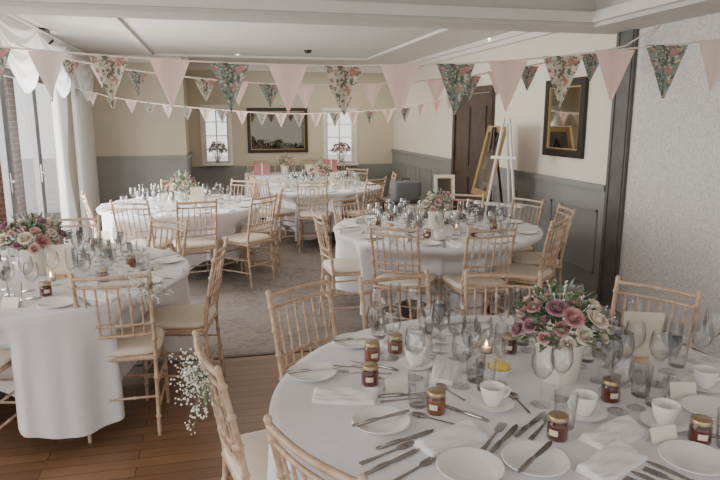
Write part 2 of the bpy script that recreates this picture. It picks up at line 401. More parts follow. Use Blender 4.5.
def swag(bm):
    N=72; Mv=20; g=[]
    for j in range(Mv+1):
        v=j/Mv; row=[]
        for i in range(N+1):
            u=i/N; y=-2.1+4.2*u; s=abs(math.sin(PI*u*3)); 
            z=.02-v*(.18+.50*s); x=.04+.035*math.sin(v*PI*9)*s+.07*v
            row.append(bm.verts.new((x,y,z)))
        g.append(row)
    for j in range(Mv):
        for i in range(N): bm.faces.new((g[j][i],g[j][i+1],g[j+1][i+1],g[j+1][i]))
tag(obj('curtain_swag',swag,M['curtain'],None,'all',loc=(XL+.24,7.75,2.58)),'sheer white swag draped over the curtain pole above the patio doors','curtain')
# ------------------------------------------------------------------ wall items
def framed(name,label,cat,wd,h,loc,rz,inner,fw=.06,fm='black',tilt=0,group=None):
    e=empty(name,loc,rz); e.rotation_euler=(tilt,0,rz)     # faces -Y locally, bottom at z=0
    def fr(bm):
        box(bm,-wd/2,-wd/2+fw,-.035,0,0,h); box(bm,wd/2-fw,wd/2,-.035,0,0,h); box(bm,-wd/2+fw,wd/2-fw,-.035,0,0,fw); box(bm,-wd/2+fw,wd/2-fw,-.035,0,h-fw,h)
    obj('frame',fr,M[fm],e)
    def bead(bm):
        a=wd/2-fw; t=.012
        box(bm,-a,-a+t,-.03,-.016,fw,h-fw); box(bm,a-t,a,-.03,-.016,fw,h-fw); box(bm,-a+t,a-t,-.03,-.016,fw,fw+t); box(bm,-a+t,a-t,-.03,-.016,h-fw-t,h-fw)
    obj('bead',bead,M['gold'],e)
    obj('mirror_glass' if 'mirror' in inner else 'picture',lambda bm: box(bm,-wd/2+fw,wd/2-fw,-.016,-.004,fw,h-fw),M[inner],e)
    tag(e,label,cat,group); return e
a=onX(545,155,XR); b=onX(584,159,XR); t=onX(584,77,XR)
framed('wall_mirror','large dark framed mirror hanging on the right wall beside the dark panel','mirror',a.y-b.y,t.z-b.z,(XR-.003,(a.y+b.y)/2,b.z),-PI/2,'mirror',.075)
a=onY(248,153,YR); b=onY(307,108,YR)
framed('wall_mirror','wide dark framed mirror on the back wall between the two small windows','mirror',b.x-a.x,b.z-a.z,((a.x+b.x)/2,YR-.003,a.z),0,'darkmirror',.06)
def spot(p,label,lit=True):
    e=empty('ceiling_spotlight',p)
    obj('bezel',lambda bm: lathe(bm,[(.03,-.002),(.045,-.012),(.055,-.008),(.055,0),(0,0)],18),M['trim'],e,True)
    obj('bulb',lambda bm: lathe(bm,[(0,-.010),(.028,-.006),(.030,-.001)],14),M['lamp' if lit else 'black'],e,True)
    tag(e,label,'ceiling light','recessed ceiling spotlights'); return e
spot(onz(490,38,ZC),'small round lit ceiling spotlight, right of the middle of the ceiling')
spot(onz(238,54,ZC),'small round lit ceiling spotlight above the window table')
spot(onz(395,50,ZC),'small round lit ceiling spotlight above the far table')
def det(bm): lathe(bm,[(0,-.045),(.03,-.045),(.05,-.03),(.055,0)],18)
tag(obj('smoke_detector',det,M['black'],None,True,loc=onz(308,50,ZC)),'small dark round detector on the ceiling in the middle','smoke detector')
e=empty('track_light',onz(44,30,2.64)); 
obj('mount',lambda bm: box(bm,-.03,.03,-.12,.12,-.02,.01),M['black'],e); obj('lamp_head',lambda bm: tube(bm,[(0,0,-.02),(0,0,-.06),(.05,.05,-.12)],[.01,.03,.04],10),M['black'],e,True)
tag(e,'small black track lamp on the ceiling above the patio doors','ceiling light')
# ------------------------------------------------------------------ bunting
def bunting(name_label,knots,depth,fw,fh,flags,ext):
    P=[onf(x,y,depth) for x,y in knots]
    e=empty('bunting',P[len(P)//2]); o=e.location.copy()
    Pl=[ext[0]]+P+[ext[1]]; Pl=[Vector(p) for p in Pl]
    obj('cord',lambda bm: tube(bm,[p-o for p in Pl],.005 if depth<4 else .007,6),M['cord'],e,True)
    def at(px):
        for (x0,y0),(x1,y1),p,q in zip(knots,knots[1:],P,P[1:]):
            if x0<=px<=x1: t=(px-x0)/(x1-x0); return p.lerp(q,t),(q-p).normalized()
        return (P[0],(P[1]-P[0]).normalized()) if px<knots[0][0] else (P[-1],(P[-1]-P[-2]).normalized())
    cache={}
    for px,m,s in flags:
        p,d=at(px); key=(m,s)
        def fl(bm):
            N=8; g=[]
            for j in range(N+1):
                v=j/N; row=[]
                for i in range(N+1):
                    u=i/N-.5; row.append(bm.verts.new((u*fw*s*(1-v),.012*math.sin(v*2.5+u*4)+.006*math.sin(u*9),-v*fh*s)))
                g.append(row)
            for j in range(N):
                for i in range(N): bm.faces.new((g[j][i],g[j][i+1],g[j+1][i+1],g[j+1][i]))
            bmesh.ops.remove_doubles(bm,verts=bm.verts,dist=1e-5)
        if key in cache: f=obj('flag',cache[key],None,e)
        else: f=obj('flag',fl,M[m],e,'all'); cache[key]=f.data
        f.location=p-o; f.rotation_euler=(random.uniform(-.05,.05),0,math.atan2(d.y,d.x)+random.uniform(-.12,.12))
    tag(e,name_label,'bunting','strings of fabric bunting')
kn=[(-40,44),(0,47),(50,51),(110,56),(170,60),(230,63),(288,65),(345,66),(400,65),(455,64),(508,61),(563,56),(615,50),(667,45),(720,40),(760,36)]
fl=[(-8,'fteal',1),(47,'fcream',1),(109,'fcreamfl',1),(170,'fpink',1),(230,'fteal',1),(288,'fpink',1),(344,'fcreamfl',1),(400,'fpink',1),(456,'fteal',1),(508,'fpink',1),(563,'fcreamfl',1),(615,'fpink',1),(667,'fteal',1.05),(716,'fcream',1)]
ri=Vector((XR-.01,W(2.75,3.3).y,2.2))
bunting('nearest string of bunting with large pink and floral flags across the room',kn,3.3,.205,.255,fl,(Vector((-3.3,4.5,2.45)),ri))
kn2=[(40,52),(70,60),(137,71),(205,79),(270,84),(340,85),(410,82),(470,76),(528,66),(590,54),(625,46)]
fl2=[(70,'fcreamfl',.9),(100,'fcream',.9),(137,'fteal',1),(172,'fcream',.9),(205,'fcreamfl',1),(238,'fpink',1),(270,'fteal',1),(305,'fpink',1),(340,'fcreamfl',1),(372,'fpink',1),(437,'fpink',1),(470,'fteal',1),(498,'fpink',1),(528,'fteal',1),(560,'fpink',1),(592,'fteal',1.1)]
bunting('middle string of smaller bunting flags hanging behind the large flags',kn2,5.3,.185,.20,fl2,(Vector((XL+.02,W(-3.2,5.3).y+.55,2.45)),Vector((XR-.01,W(2.35,5.1).y,2.42))))
kn3=[(70,86),(110,97),(150,103),(187,107),(222,110),(262,113),(300,114),(335,113),(370,111),(405,108),(435,101),(462,92)]
fl3=[(74,'fteal',1),(92,'fcream',1),(112,'fteal',1),(131,'fpink',1),(150,'fteal',1),(168,'fcream',1),(187,'fteal',1),(205,'fpink',1),(222,'fteal',1),(242,'fpink',1),(262,'fteal',1),(281,'fpink',1),(299,'fteal',1),(316,'fpink',1),(335,'fteal',1),(353,'fpink',1),(370,'fteal',1),(388,'fpink',1),(405,'fteal',1),(421,'fpink',1),(437,'fpink',1),(450,'fcream',1)]
bunting('farthest string of tiny bunting flags hanging low in front of the back wall',kn3,8.6,.16,.19,fl3,(Vector((XL+.02,8.9,2.3)),Vector((XR-.01,W(1.75,8.4).y,2.2))))
# ------------------------------------------------------------------ chairs
def ringed(p0,p1,r,n,rb):
    p0,p1=Vector(p0),Vector(p1); pts=[];rad=[]
    for k in range(n+1):
        t=k/n; p=p0.lerp(p1,t)
        if 0<k<n:
            e=.008/(p1-p0).length
            for dt,rr in ((-e,r),(-e*.4,rb),(e*.4,rb),(e,r)): pts.append(p0.lerp(p1,t+dt)); rad.append(rr)
        else: pts.append(p); rad.append(r)
    return pts,rad
def back_y(z): return -.185-.085*max(0,(z-.45)/.47)**1.3
def make_chair():
    e=empty('chiavari_chair'); wm=M['wood']
    for s in (-1,1):
        def fl(bm): p,r=ringed((s*.195,.185,0),(s*.19,.18,.445),.0112,4,.0160); r[0]=.010; tube(bm,p,r,8)
        obj('leg',fl,wm,e,True)
        def rl(bm):
            pts=[];rad=[]
            def at(z):
                y=-.185-.035*(1-z/.45)**1.3 if z<.45 else back_y(z)
                return (s*(.178 if z<.45 else .178+.012*(z-.45)),y,z)
            pts.append(at(0)); rad.append(.010)
            for k in range(1,9):
                z=.935*k/8.6
                for dz,rr in ((-.010,.0112),(-.004,.0160),(.004,.0160),(.010,.0112)): pts.append(at(z+dz)); rad.append(rr)
            pts.append(at(.925)); rad.append(.0112); pts.append(at(.934)); rad.append(.0130); pts.append(at(.944)); rad.append(.006)
            tube(bm,pts,rad,8)
        obj('leg',rl,wm,e,True)
    def sf(bm):
        for a,b in (((-.19,.18),(.19,.18)),((-.178,-.185),(.178,-.185)),((-.19,.18),(-.178,-.185)),((.19,.18),(.178,-.185))):
            tube(bm,[(a[0],a[1],.44),(b[0],b[1],.44)],.016,8)
        box(bm,-.185,.185,-.18,.18,.436,.450)
    obj('seat_frame',sf,wm,e,True)
    obj('seat_pad',lambda bm: superloft(bm,.205,.20,5,[(.90,.452),(1,.462),(1.015,.474),(.98,.488),(.85,.496),(.4,.499)],36),M['pad'],e,'all')
    for z,r in ((.912,.0110),(.862,.0082),(.640,.0082),(.580,.0092)):
        def rail(bm):
            y=back_y(z); x=.178+.012*(z-.45)
            tube(bm,[(x*(-1+2*k/8),y-.022*math.sin(PI*k/8),z) for k in range(9)],r,8)
        obj('back_rail',rail,wm,e,True)
    for k in range(6):
        x=-.135+.054*k
        def spn(bm):
            u=(x/.18+1)/2; b=.022*math.sin(PI*u)
            p,r=ringed((x,back_y(.58)-b,.58),(x,back_y(.862)-b,.862),.0055,4,.0088); tube(bm,p,r,6)
        obj('spindle',spn,wm,e,True)
    for s in (-1,1):
        for z in (.15,.28):
            def st(bm): p,r=ringed((s*.193,.182,z),(s*.179,-.185-.035*(1-z/.45)**1.3,z),.007,3,.010); tube(bm,p,r,6)
            obj('stretcher',st,wm,e,True)
    for z in (.19,.32):
        def st(bm): p,r=ringed((-.193,.182,z),(.193,.182,z),.007,3,.010); tube(bm,p,r,6)
        obj('stretcher',st,wm,e,True)
    def st(bm): p,r=ringed((-.178,-.2,.22),(.178,-.2,.22),.007,3,.010); tube(bm,p,r,6)
    obj('stretcher',st,wm,e,True)
    return e
KIND={}
def inst(k,maker):
    if k in KIND: return copy_tree(KIND[k])
    o=maker(); KIND[k]=o; return o
TABLES={'near':(W(.60,2.0),.90,'the nearest table'),'left':(W(-2.0,3.71),.915,'the left table'),'mid':(W(.67,5.37),.90,'the middle table'),
        'window':(W(-1.98,6.85),.88,'the window table'),'far':(W(-.55,8.75),.85,'the far table')}
CH={k:[] for k in TABLES}
def chair(tb,rel,label,face=None):
    c=TABLES[tb][0]; rc,fc=camrf(c); B=W(rc+rel[0],fc+rel[1])
    d=W(*face)if face else (c-B); d=Vector((d.x,d.y,0)).normalized()
    o=B+d*.25
    e=inst('chair',make_chair); e.location=(o.x,o.y,0); e.rotation_euler=(0,0,math.atan2(-d.x,d.y))
    tag(e,label,'chair','limewashed banqueting chairs'); fr=(o+d*.23); CH[tb].append((o,d,fr)); return e
ch=[('near',(-.87,.80),'limewashed chair behind the nearest table, leftmost of its far row'),
('near',(-.42,.97),'limewashed chair behind the nearest table, below the middle table front'),
('near',(.12,1.02),'limewashed chair behind the nearest table, just left of its flower pot'),
('near',(.78,.80),'limewashed chair behind the nearest table at right, below the wallpapered wall'),
('near',(-1.10,-.01),'limewashed chair left of the nearest table with gypsophila tied to its back',(.90,.42)),
('near',(-.70,-.63),'limewashed chair at the bottom edge of the photo, front left of nearest table'),
('left',(.74,-.66),'limewashed chair with cream pad in front of the left table, seen from behind',(-.22,.95)),
('left',(-.02,-1.02),'limewashed chair at the left photo edge, in front of the left table',(.0,1)),
('left',(1.12,.05),'limewashed chair seen side on at the right end of the left table'),
('left',(.52,.98),'limewashed chair behind the left table, right of its flowers'),
('left',(-.25,1.1),'limewashed chair behind the left table, hidden behind its pink flowers'),
('window',(-.18,-1.06),'limewashed chair in front of the window table, left of its front pair'),
('window',(.42,-.98),'limewashed chair in front of the window table, right of its front pair'),
('window',(1.0,-.62),'limewashed chair at the front right of the window table, seat turned left'),
('window',(1.08,.10),'limewashed chair at the right end of the window table'),
('window',(-.86,-.45),'limewashed chair at the left end of the window table by the curtains'),
('window',(.50,.95),'limewashed chair behind the window table, right of its flowers'),
('window',(-.35,1.02),'limewashed chair behind the window table, left of its flowers'),
('mid',(-1.0,-.30),'limewashed chair at the left end of the middle table'),
('mid',(-.42,-.93),'limewashed chair in front of the middle table, left of its front pair'),
('mid',(.27,-.99),'limewashed chair in front of the middle table, right of its front pair'),
('mid',(.86,-.62),'limewashed chair at the front right of the middle table'),
('mid',(1.12,.02),'limewashed chair at the right end of the middle table by the panelling'),
('mid',(.95,.62),'limewashed chair behind the middle table, below the right wall mirror'),
('mid',(-.80,.66),'limewashed chair behind the middle table at its left'),
('mid',(.42,1.0),'limewashed chair behind the middle table, right of its flowers'),
('far',(-.05,-1.02),'limewashed chair in front of the far table, seen from behind'),
('far',(.75,-.70),'limewashed chair at the front right of the far table'),
('far',(1.02,.05),'limewashed chair at the right end of the far table'),
('far',(-.75,-.68),'limewashed chair at the front left of the far table'),
('far',(-1.0,.1),'limewashed chair at the left end of the far table'),
('far',(.5,.9),'limewashed chair behind the far table at its right'),]
for t in ch: chair(t[0],t[1],t[2],t[3] if len(t)>3 else None)
# ------------------------------------------------------------------ tables and cloths
ZT=.756
def smooth(t): t=max(0,min(1,t)); return t*t*(3-2*t)
LBL={'near':('bare round folding table hidden under the cloth, nearest the camera','white floor length linen cloth on the nearest round table at right'),
'left':('round folding table under the white cloth at left','white linen cloth hanging in folds on the left round table'),
'mid':('round folding table under the cloth by the right panelling','white linen cloth on the middle round table, right of centre'),
'window':('round folding table under the cloth near the patio doors','white linen cloth on the round table near the patio doors'),
'far':('round folding table under the cloth in front of the top table','white linen cloth on the far round table by the back recess')}
for kx,(tk,(c,R,nm)) in enumerate(TABLES.items()):
    e=empty('round_table',(c.x,c.y,0))
    obj('tabletop',lambda bm: lathe(bm,[(0,.725),(R-.01,.725),(R-.004,.738),(R-.01,.75),(0,.75)],64),M['brown'],e,True)
    for k in range(4):
        a=PI/4+k*PI/2
        obj('leg',lambda bm: tube(bm,[(.3*math.cos(a),.3*math.sin(a),.725),(.36*math.cos(a),.36*math.sin(a),0)],.015),M['steel'],e,True)
    tag(e,LBL[tk][0],'table','round folding tables')
    def cloth(bm):
        seg=280; rings=[]
        for r in (.0001,.3,.6,.8,R-.03): rings.append([(r,ZT)]*seg)
        rings.append([(R,ZT-.001)]*seg); rings.append([(R+.006,ZT-.008)]*seg)
        NS=20; ph=kx*1.3
        vs=[]
        for j in range(1,NS+1):
            t=j/NS; row=[]
            for k in range(seg):
                th=2*PI*k/seg
                hem=.16+.08*math.cos(4*th+ph)
                z=(ZT-.008)-(ZT-.008-hem)*t
                A=.050*smooth(t*2.0)*(.75+.35*math.sin(2*th+ph))
                fold=-abs(math.sin(12*th+ph+.8*math.sin(3*th)))*1.2+.6+.35*math.cos(31*th+2*ph+math.sin(5*th))
                row.append((R+.008+.014*t+A*fold,z))
            rings.append(row)
        for i,row in enumerate(rings):
            vr=[]
            for k,(r,z) in enumerate(row):
                th=2*PI*k/seg
                if i>6:
                    hb=smooth((.74-z)/.19)
                    for (o,d,fr) in CH[tk]:
                        v=fr-c; phi=math.atan2(v.y,v.x); dl=(th-phi+PI)%(2*PI)-PI
                        if abs(dl)>1: continue
                        lat=abs(r*math.sin(dl)); wgt=smooth((.38-lat)/.14)
                        dist=v.length if (fr-o).dot(c-o)>0 else r
                        tr=(dist-.015)/max(.5,math.cos(dl))
                        if tr<r: r=r+(tr-r)*wgt*hb
                vr.append(bm.verts.new((r*math.cos(th),r*math.sin(th),z)))
            vs.append(vr)
        for a,b in zip(vs,vs[1:]):
            for k in range(seg): bm.faces.new((a[k],b[k],b[(k+1)%seg],a[(k+1)%seg]))
        bm.faces.new(vs[0])
    o=obj('tablecloth',cloth,M['linen'],None,'all',loc=(c.x,c.y,0)); tag(o,LBL[tk][1],'tablecloth','white tablecloths on round tables')
e=empty('long_table',(1.45,10.75,0))
obj('tabletop',lambda bm: box(bm,-.95,.95,-.35,.35,.72,.75),M['brown'],e)
for a in (-1,1):
    for b in (-1,1): obj('leg',lambda bm: tube(bm,[(a*.85,b*.28,.72),(a*.85,b*.28,0)],.018),M['steel'],e,True)
tag(e,'long rectangular table under a white cloth against the back recess','table')
def lc(bm):
    def f(v): 
        if v.z<.74: th=math.atan2(v.y*2.7,v.x); k=(.74-v.z)*.05; v=v+Vector((math.cos(th),math.sin(th),0))*k*math.cos(60*th/2)
        return v
    superloft(bm,.965,.365,14,[(.02,.7561),(.99,.756),(1.004,.75),(1.006,.6),(1.008,.4),(1.01,.2),(1.012,.06)][::-1],220,fn=f)
tag(obj('tablecloth',lc,M['linen'],None,True,loc=(1.45,10.75,0)),'white cloth on the long table against the back recess','tablecloth')
for i,x in enumerate((.75,1.25,1.75,2.2)):
    e=inst('chair',make_chair); e.location=(x,11.42 if i%2 else 11.45,0); e.rotation_euler=(0,0,PI)
    tag(e,['limewashed chair behind the long table, leftmost of its four','limewashed chair behind the long table, second of four from left','limewashed chair behind the long table, third of four from left','limewashed chair behind the long table, rightmost of its four'][i],'chair','limewashed banqueting chairs')
# ------------------------------------------------------------------ tableware prototypes
def mk(name,parts):
    def f():
        if len(parts)==1: return obj(name,parts[0][1],M[parts[0][2]],None,True)
        e=empty(name)
        for n,fn,m in parts: obj(n,fn,M[m],e,True)
        return e
    return f
wine=mk('wine_glass',[('g',lambda bm: lathe(bm,[(0,0),(.034,.0015),(.034,.003),(.006,.008),(.0042,.02),(.0042,.085),(.012,.095),(.030,.115),(.038,.14),(.037,.165),(.031,.198),(.0295,.198),(.0355,.165),(.0365,.14),(.0285,.117),(.010,.098),(0,.095)],24),'glass')])
wsmall=mk('small_wine_glass',[('g',lambda bm: lathe(bm,[(0,0),(.030,.0015),(.030,.003),(.005,.008),(.004,.02),(.004,.07),(.012,.08),(.028,.098),(.032,.12),(.029,.155),(.0275,.155),(.0305,.12),(.0265,.1),(0,.082)],24),'glass')])
tumb=mk('tumbler',[('g',lambda bm: lathe(bm,[(0,0),(.029,0),(.031,.01),(.037,.11),(.0350,.11),(.0290,.014),(0,.012)],24),'glass')])
flute=mk('champagne_flute',[('g',lambda bm: lathe(bm,[(0,0),(.030,.0015),(.030,.003),(.005,.008),(.004,.02),(.004,.075),(.010,.09),(.022,.12),(.026,.16),(.023,.225),(.0215,.225),(.0245,.16),(.020,.12),(0,.092)],22),'glass')])
plate=mk('side_plate',[('g',lambda bm: lathe(bm,[(0,.001),(.050,0),(.056,.003),(.091,.013),(.093,.015),(.091,.017),(.058,.008),(.052,.005),(0,.005)],36),'china')])
saucer=mk('saucer',[('g',lambda bm: lathe(bm,[(0,.001),(.04,0),(.045,.003),(.071,.013),(.072,.015),(.045,.007),(.030,.005),(0,.005)],30),'china')])
def cuph(bm): tube(bm,[(.036,0,.055),(.052,0,.060),(.062,0,.048),(.056,0,.032),(.032,0,.022)],.0045,8)
cup=mk('teacup',[('cup_body',lambda bm: lathe(bm,[(0,.001),(.022,0),(.024,.004),(.032,.02),(.039,.045),(.042,.066),(.0395,.066),(.036,.045),(.028,.02),(0,.010)],24),'china'),('handle',cuph,'china')])
def napf(bm):
    NX,NY=36,20; g=[]
    for j in range(NY+1):
        v=j/NY*2-1; row=[]
        for i in range(NX+1):
            u=i/NX*2-1
            x=u*.110+.006*v*v*(1 if u>0 else -.3)+.006*v*u; y=v*.048*(1+.12*math.sin(u*2.3+.5))+.010*math.sin(u*2.0)
            eu=min(1,(1-abs(u))*14); ev=min(1,(1-abs(v))*7); edge=max(0,eu*ev)**.6
            step=(.005 if v>-.45+.15*u else 0)+(.005 if v>.1-.2*u else 0)
            z=.003+edge*(.006+step+.004*math.sin(u*3.5+v*2.2)**2)
            row.append(bm.verts.new((x,y,z)))
        g.append(row)
    for j in range(NY):
        for i in range(NX): bm.faces.new((g[j][i],g[j][i+1],g[j+1][i+1],g[j+1][i]))
    rim=g[0]+[g[j][NX] for j in range(1,NY+1)]+g[NY][-2::-1]+[g[j][0] for j in range(NY-1,0,-1)]
    lo=[bm.verts.new((q.co.x,q.co.y,0)) for q in rim]; m=len(rim)
    for i in range(m): bm.faces.new((rim[i],rim[(i+1)%m],lo[(i+1)%m],lo[i]))
napkin=mk('napkin',[('g',napf,'napkin')])
def knf(bm): superloft(bm,.0075,.050,3,[(.9,0),(1,.002),(1,.006),(.8,.0085)],16,cyy=-.055)
def knb(bm): prism(bm,[(-.005,-.012),(.006,-.012),(.010,.03),(.012,.075),(.007,.100),(-.001,.110),(-.006,.09),(-.006,.03)],.002,.0045)
knife=mk('table_knife',[('handle',knf,'steel'),('blade',knb,'steel')])
def fkh(bm): prism(bm,[(-.007,-.1),(.007,-.1),(.0075,-.085),(.0035,-.02),(.0035,.03),(-.0035,.03),(-.0035,-.02),(-.0075,-.085)],0,.003)
def fkt(bm):
    prism(bm,[(-.003,.03),(.003,.03),(.012,.045),(.013,.06),(-.013,.06),(-.012,.045)],.0005,.003)
    for k in range(4): x=-.0112+k*.00747; prism(bm,[(x-.0017,.06),(x+.0017,.06),(x+.0012,.10),(x-.0012,.10)],.0008,.0028)
fork=mk('table_fork',[('handle',fkh,'steel'),('tines',fkt,'steel')])
def spb(bm): superloft(bm,.018,.027,2,[(.4,0.0005),(.8,.002),(1,.005),(.95,.006),(.6,.003)],20,cyy=.06)
spoon=mk('teaspoon',[('handle',lambda bm: prism(bm,[(-.004,-.07),(.004,-.07),(.002,.0),(.002,.036),(-.002,.036),(-.002,0)],.002,.004),'steel'),('bowl',spb,'steel')])
def jarparts(j): return [('jar_glass',lambda bm: lathe(bm,[(0,0),(.028,0),(.032,.005),(.032,.054),(.027,.061),(.027,.064)],20),'glass'),('jam',lambda bm: lathe(bm,[(0,.003),(.0295,.005),(.030,.051),(0,.053)],20),j),
  ('lid',lambda bm: lathe(bm,[(.0285,.061),(.030,.062),(.030,.074),(.028,.076),(0,.076)],20),'lid'),('paper_label',lambda bm: prism(bm,[(.0325*math.cos(a),.0325*math.sin(a)) for a in [-.42+k*.105 for k in range(9)]]+[(.0332*math.cos(a),.0332*math.sin(a)) for a in [.42-k*.105 for k in range(9)]],.020,.038),'kraft')]
jar=mk('jam_jar',jarparts('jam')); jar2=mk('honey_jar',jarparts('amber'))
def tent(bm):
    for s in (-1,1):
        vs=[bm.verts.new(p) for p in ((-.045,s*.018,0),(.045,s*.018,0),(.045,0,.05),(-.045,0,.05))]; bm.faces.new(vs)
card=mk('place_card',[('g',tent,'paper')])
menu=mk('menu_card',[('card',lambda bm: box(bm,-.075,.075,-.001,.001,.012,.205),'kraft'),('holder',lambda bm: (box(bm,-.03,.03,-.015,-.0015,0,.024),box(bm,-.03,.03,.0015,.015,0,.024)),'wood')])
tea=mk('tealight_holder',[('glass_cup',lambda bm: lathe(bm,[(0,0),(.026,0),(.031,.045),(.029,.045),(.025,.004)],18),'glass'),('candle',lambda bm: lathe(bm,[(0,.004),(.019,.004),(.019,.022),(0,.022)],16),'wax'),('flame',lambda bm: lathe(bm,[(0,.024),(.006,.030),(.004,.045),(0,.055)],8),'flame')])
jug=mk('milk_jug',[('jug_body',lambda bm: lathe(bm,[(0,0),(.026,0),(.034,.02),(.034,.04),(.026,.065),(.030,.085),(.028,.085),(.024,.065),(.031,.04),(.03,.02),(0,.006)],20),'china'),('handle',lambda bm: tube(bm,[(.027,0,.075),(.05,0,.072),(.056,0,.05),(.033,0,.025)],.0045,8),'china')])
caraf=mk('water_carafe',[('g',lambda bm: lathe(bm,[(0,0),(.045,0),(.050,.01),(.048,.09),(.028,.15),(.022,.19),(.028,.23),(.027,.23),(.0205,.19),(.026,.15),(.046,.09),(.047,.012),(0,.008)],24),'glass')])
butter=mk('butter_dish',[('dish',lambda bm: lathe(bm,[(0,.0),(.030,0),(.045,.022),(.052,.028),(.050,.030),(.042,.024),(.028,.005),(0,.005)],24),'china'),('butter',lambda bm: superloft(bm,.036,.030,3,[(.7,.006),(.95,.018),(1,.030),(.85,.042),(.5,.050),(.2,.052)],20),'lemon')])
C1=lambda r:[(0,0,r)]
LN=lambda w,h,r:[(0,t,r) for t in [h*(-1+2*k/6) for k in range(7)]]
SPEC={'wine':(wine,C1(.039),'clear stemmed wine glass','wine glass'),'wsmall':(wsmall,C1(.033),'short stemmed wine glass','wine glass'),'tumb':(tumb,C1(.037),'clear plain tumbler','tumbler'),
'flute':(flute,C1(.031),'tall champagne flute','champagne flute'),'plate':(plate,C1(.094),'round white side plate','plate'),'saucer':(saucer,C1(.073),'white china saucer','saucer'),
'napkin':(napkin,[(x,0,.050) for x in (-.06,0,.06)],'folded white cotton napkin','napkin'),'knife':(knife,LN(0,.095,.011),'steel table knife','knife'),
'fork':(fork,LN(0,.095,.012),'steel table fork','fork'),'spoon':(spoon,LN(0,.07,.015),'small steel teaspoon','spoon'),'jar':(jar,C1(.033),'small red jam jar','jam jar'),'jar2':(jar2,C1(.033),'small amber preserve jar','jam jar'),
'card':(card,[(-.03,0,.022),(0,0,.022),(.03,0,.022)],'folded cream place card','place card'),'menu':(menu,[(x,0,.02) for x in (-.06,-.03,0,.03,.06)],'upright beige card','card'),
'tea':(tea,C1(.033),'lit glass tealight holder','candle'),'jug':(jug,C1(.045),'white china milk jug','jug'),'carafe':(caraf,C1(.052),'clear glass water carafe','carafe'),'butter':(butter,C1(.053),'white butter dish','dish')}
OCC={k:[(0,0,.10)] for k in TABLES}
cn=TABLES['near'][0]; POTN=onz(557,377,ZT)
OCC['near']=[(POTN.x-cn.x,POTN.y-cn.y,.098)]
ITEMS=[]
def put(tk,kind,x,y,rz=0,tries=260):
    c,R,_=TABLES[tk]; mkr,fp,desc,cat=SPEC[kind]
    for i in range(tries):
        rr=.0045*math.sqrt(i)*1.6; a=i*2.4
        X=x+rr*math.cos(a); Y=y+rr*math.sin(a); ok=True; cs=[]
        for (u,v,r) in fp:
            gx=X+u*math.cos(rz)-v*math.sin(rz)-c.x; gy=Y+u*math.sin(rz)+v*math.cos(rz)-c.y
            if math.hypot(gx,gy)+r>R+.0: ok=False;break
            if any(math.hypot(gx-ox,gy-oy)<r+orr+.001 for ox,oy,orr in OCC[tk]): ok=False;break
            cs.append((gx,gy,r))
        if ok:
            OCC[tk]+=cs; o=inst(kind,mkr); o.location=(X,Y,ZT); o.rotation_euler=(0,0,rz)
            ITEMS.append((tk,cat,desc,o,X,Y)); return o
    return None
def on_top(tk,kind,mkr,desc,cat,base,dz,rz=0,dx=0,dy=0):
    o=inst(kind,mkr); o.location=(base.location.x+dx,base.location.y+dy,ZT+dz); o.rotation_euler=(0,0,rz)
    ITEMS.append((tk,cat,desc,o,o.location.x,o.location.y)); return o
def cupset(tk,x,y,rz):
    s=put(tk,'saucer',x,y)
    if s: on_top(tk,'cup',cup,'white china teacup','cup',s,.006,rz)
    return s
NT='near'
def P(px,py): p=onz(px,py,ZT); return p.x,p.y
def cang(deg): return math.radians(deg)-YAW
plates=[]
put(NT,'butter',*P(499,374)); put(NT,'tea',*P(486,352))
for px,py in ((312,375),(381,424),(535,463),(470,327),(345,341),(694,462),(712,412),(600,332),(470,470)):
    plates.append(put(NT,'plate',*P(px,py)))
for (px,py),rz in zip(((492,406),(583,415),(672,352),(704,388),(445,322),(620,350),(470,345),(664,425),(560,336),(415,366),(640,332)),(10,200,150,0,60,120,300,20,170,90,40)): 
    cupset(NT,*P(px,py),cang(rz))
for px,py,a in ((345,398,-8),(452,441,28),(612,464,32),(432,372,70),(655,445,25),(395,340,50)): put(NT,'napkin',*P(px,py),cang(a))
put(NT,'menu',*P(640,362),cang(-8))
for i,(px,py) in enumerate(((370,384),(436,412),(557,438),(676,440),(509,352),(395,352),(372,360),(610,400))): put(NT,('jar','jar2')[i in (1,5,6)],*P(px,py),cang(-100+random.uniform(-30,30)))
for px,py,a in ((492,450,-35),(570,462,-3),(664,468,38),(405,440,-58),(395,396,-80),(460,412,50),(690,440,60),(345,372,80),(500,470,-30),(620,430,60),(640,470,40),(530,425,-40),(380,372,60),(415,455,-50),(585,440,30)):
    put(NT,'knife',*P(px,py),cang(a)); put(NT,'fork',*P(px+12,py+2),cang(a+4))
for px,py,a in ((470,396,30),(600,425,80),(540,415,10),(440,425,60)): put(NT,'spoon',*P(px,py),cang(a))
put(NT,'jug',*P(412,352)); 
for px,py,a in ((395,392,20),(500,425,0),(612,437,10),(655,455,15),(420,345,-20),(697,402,0)): put(NT,'card',*P(px,py),cang(a))
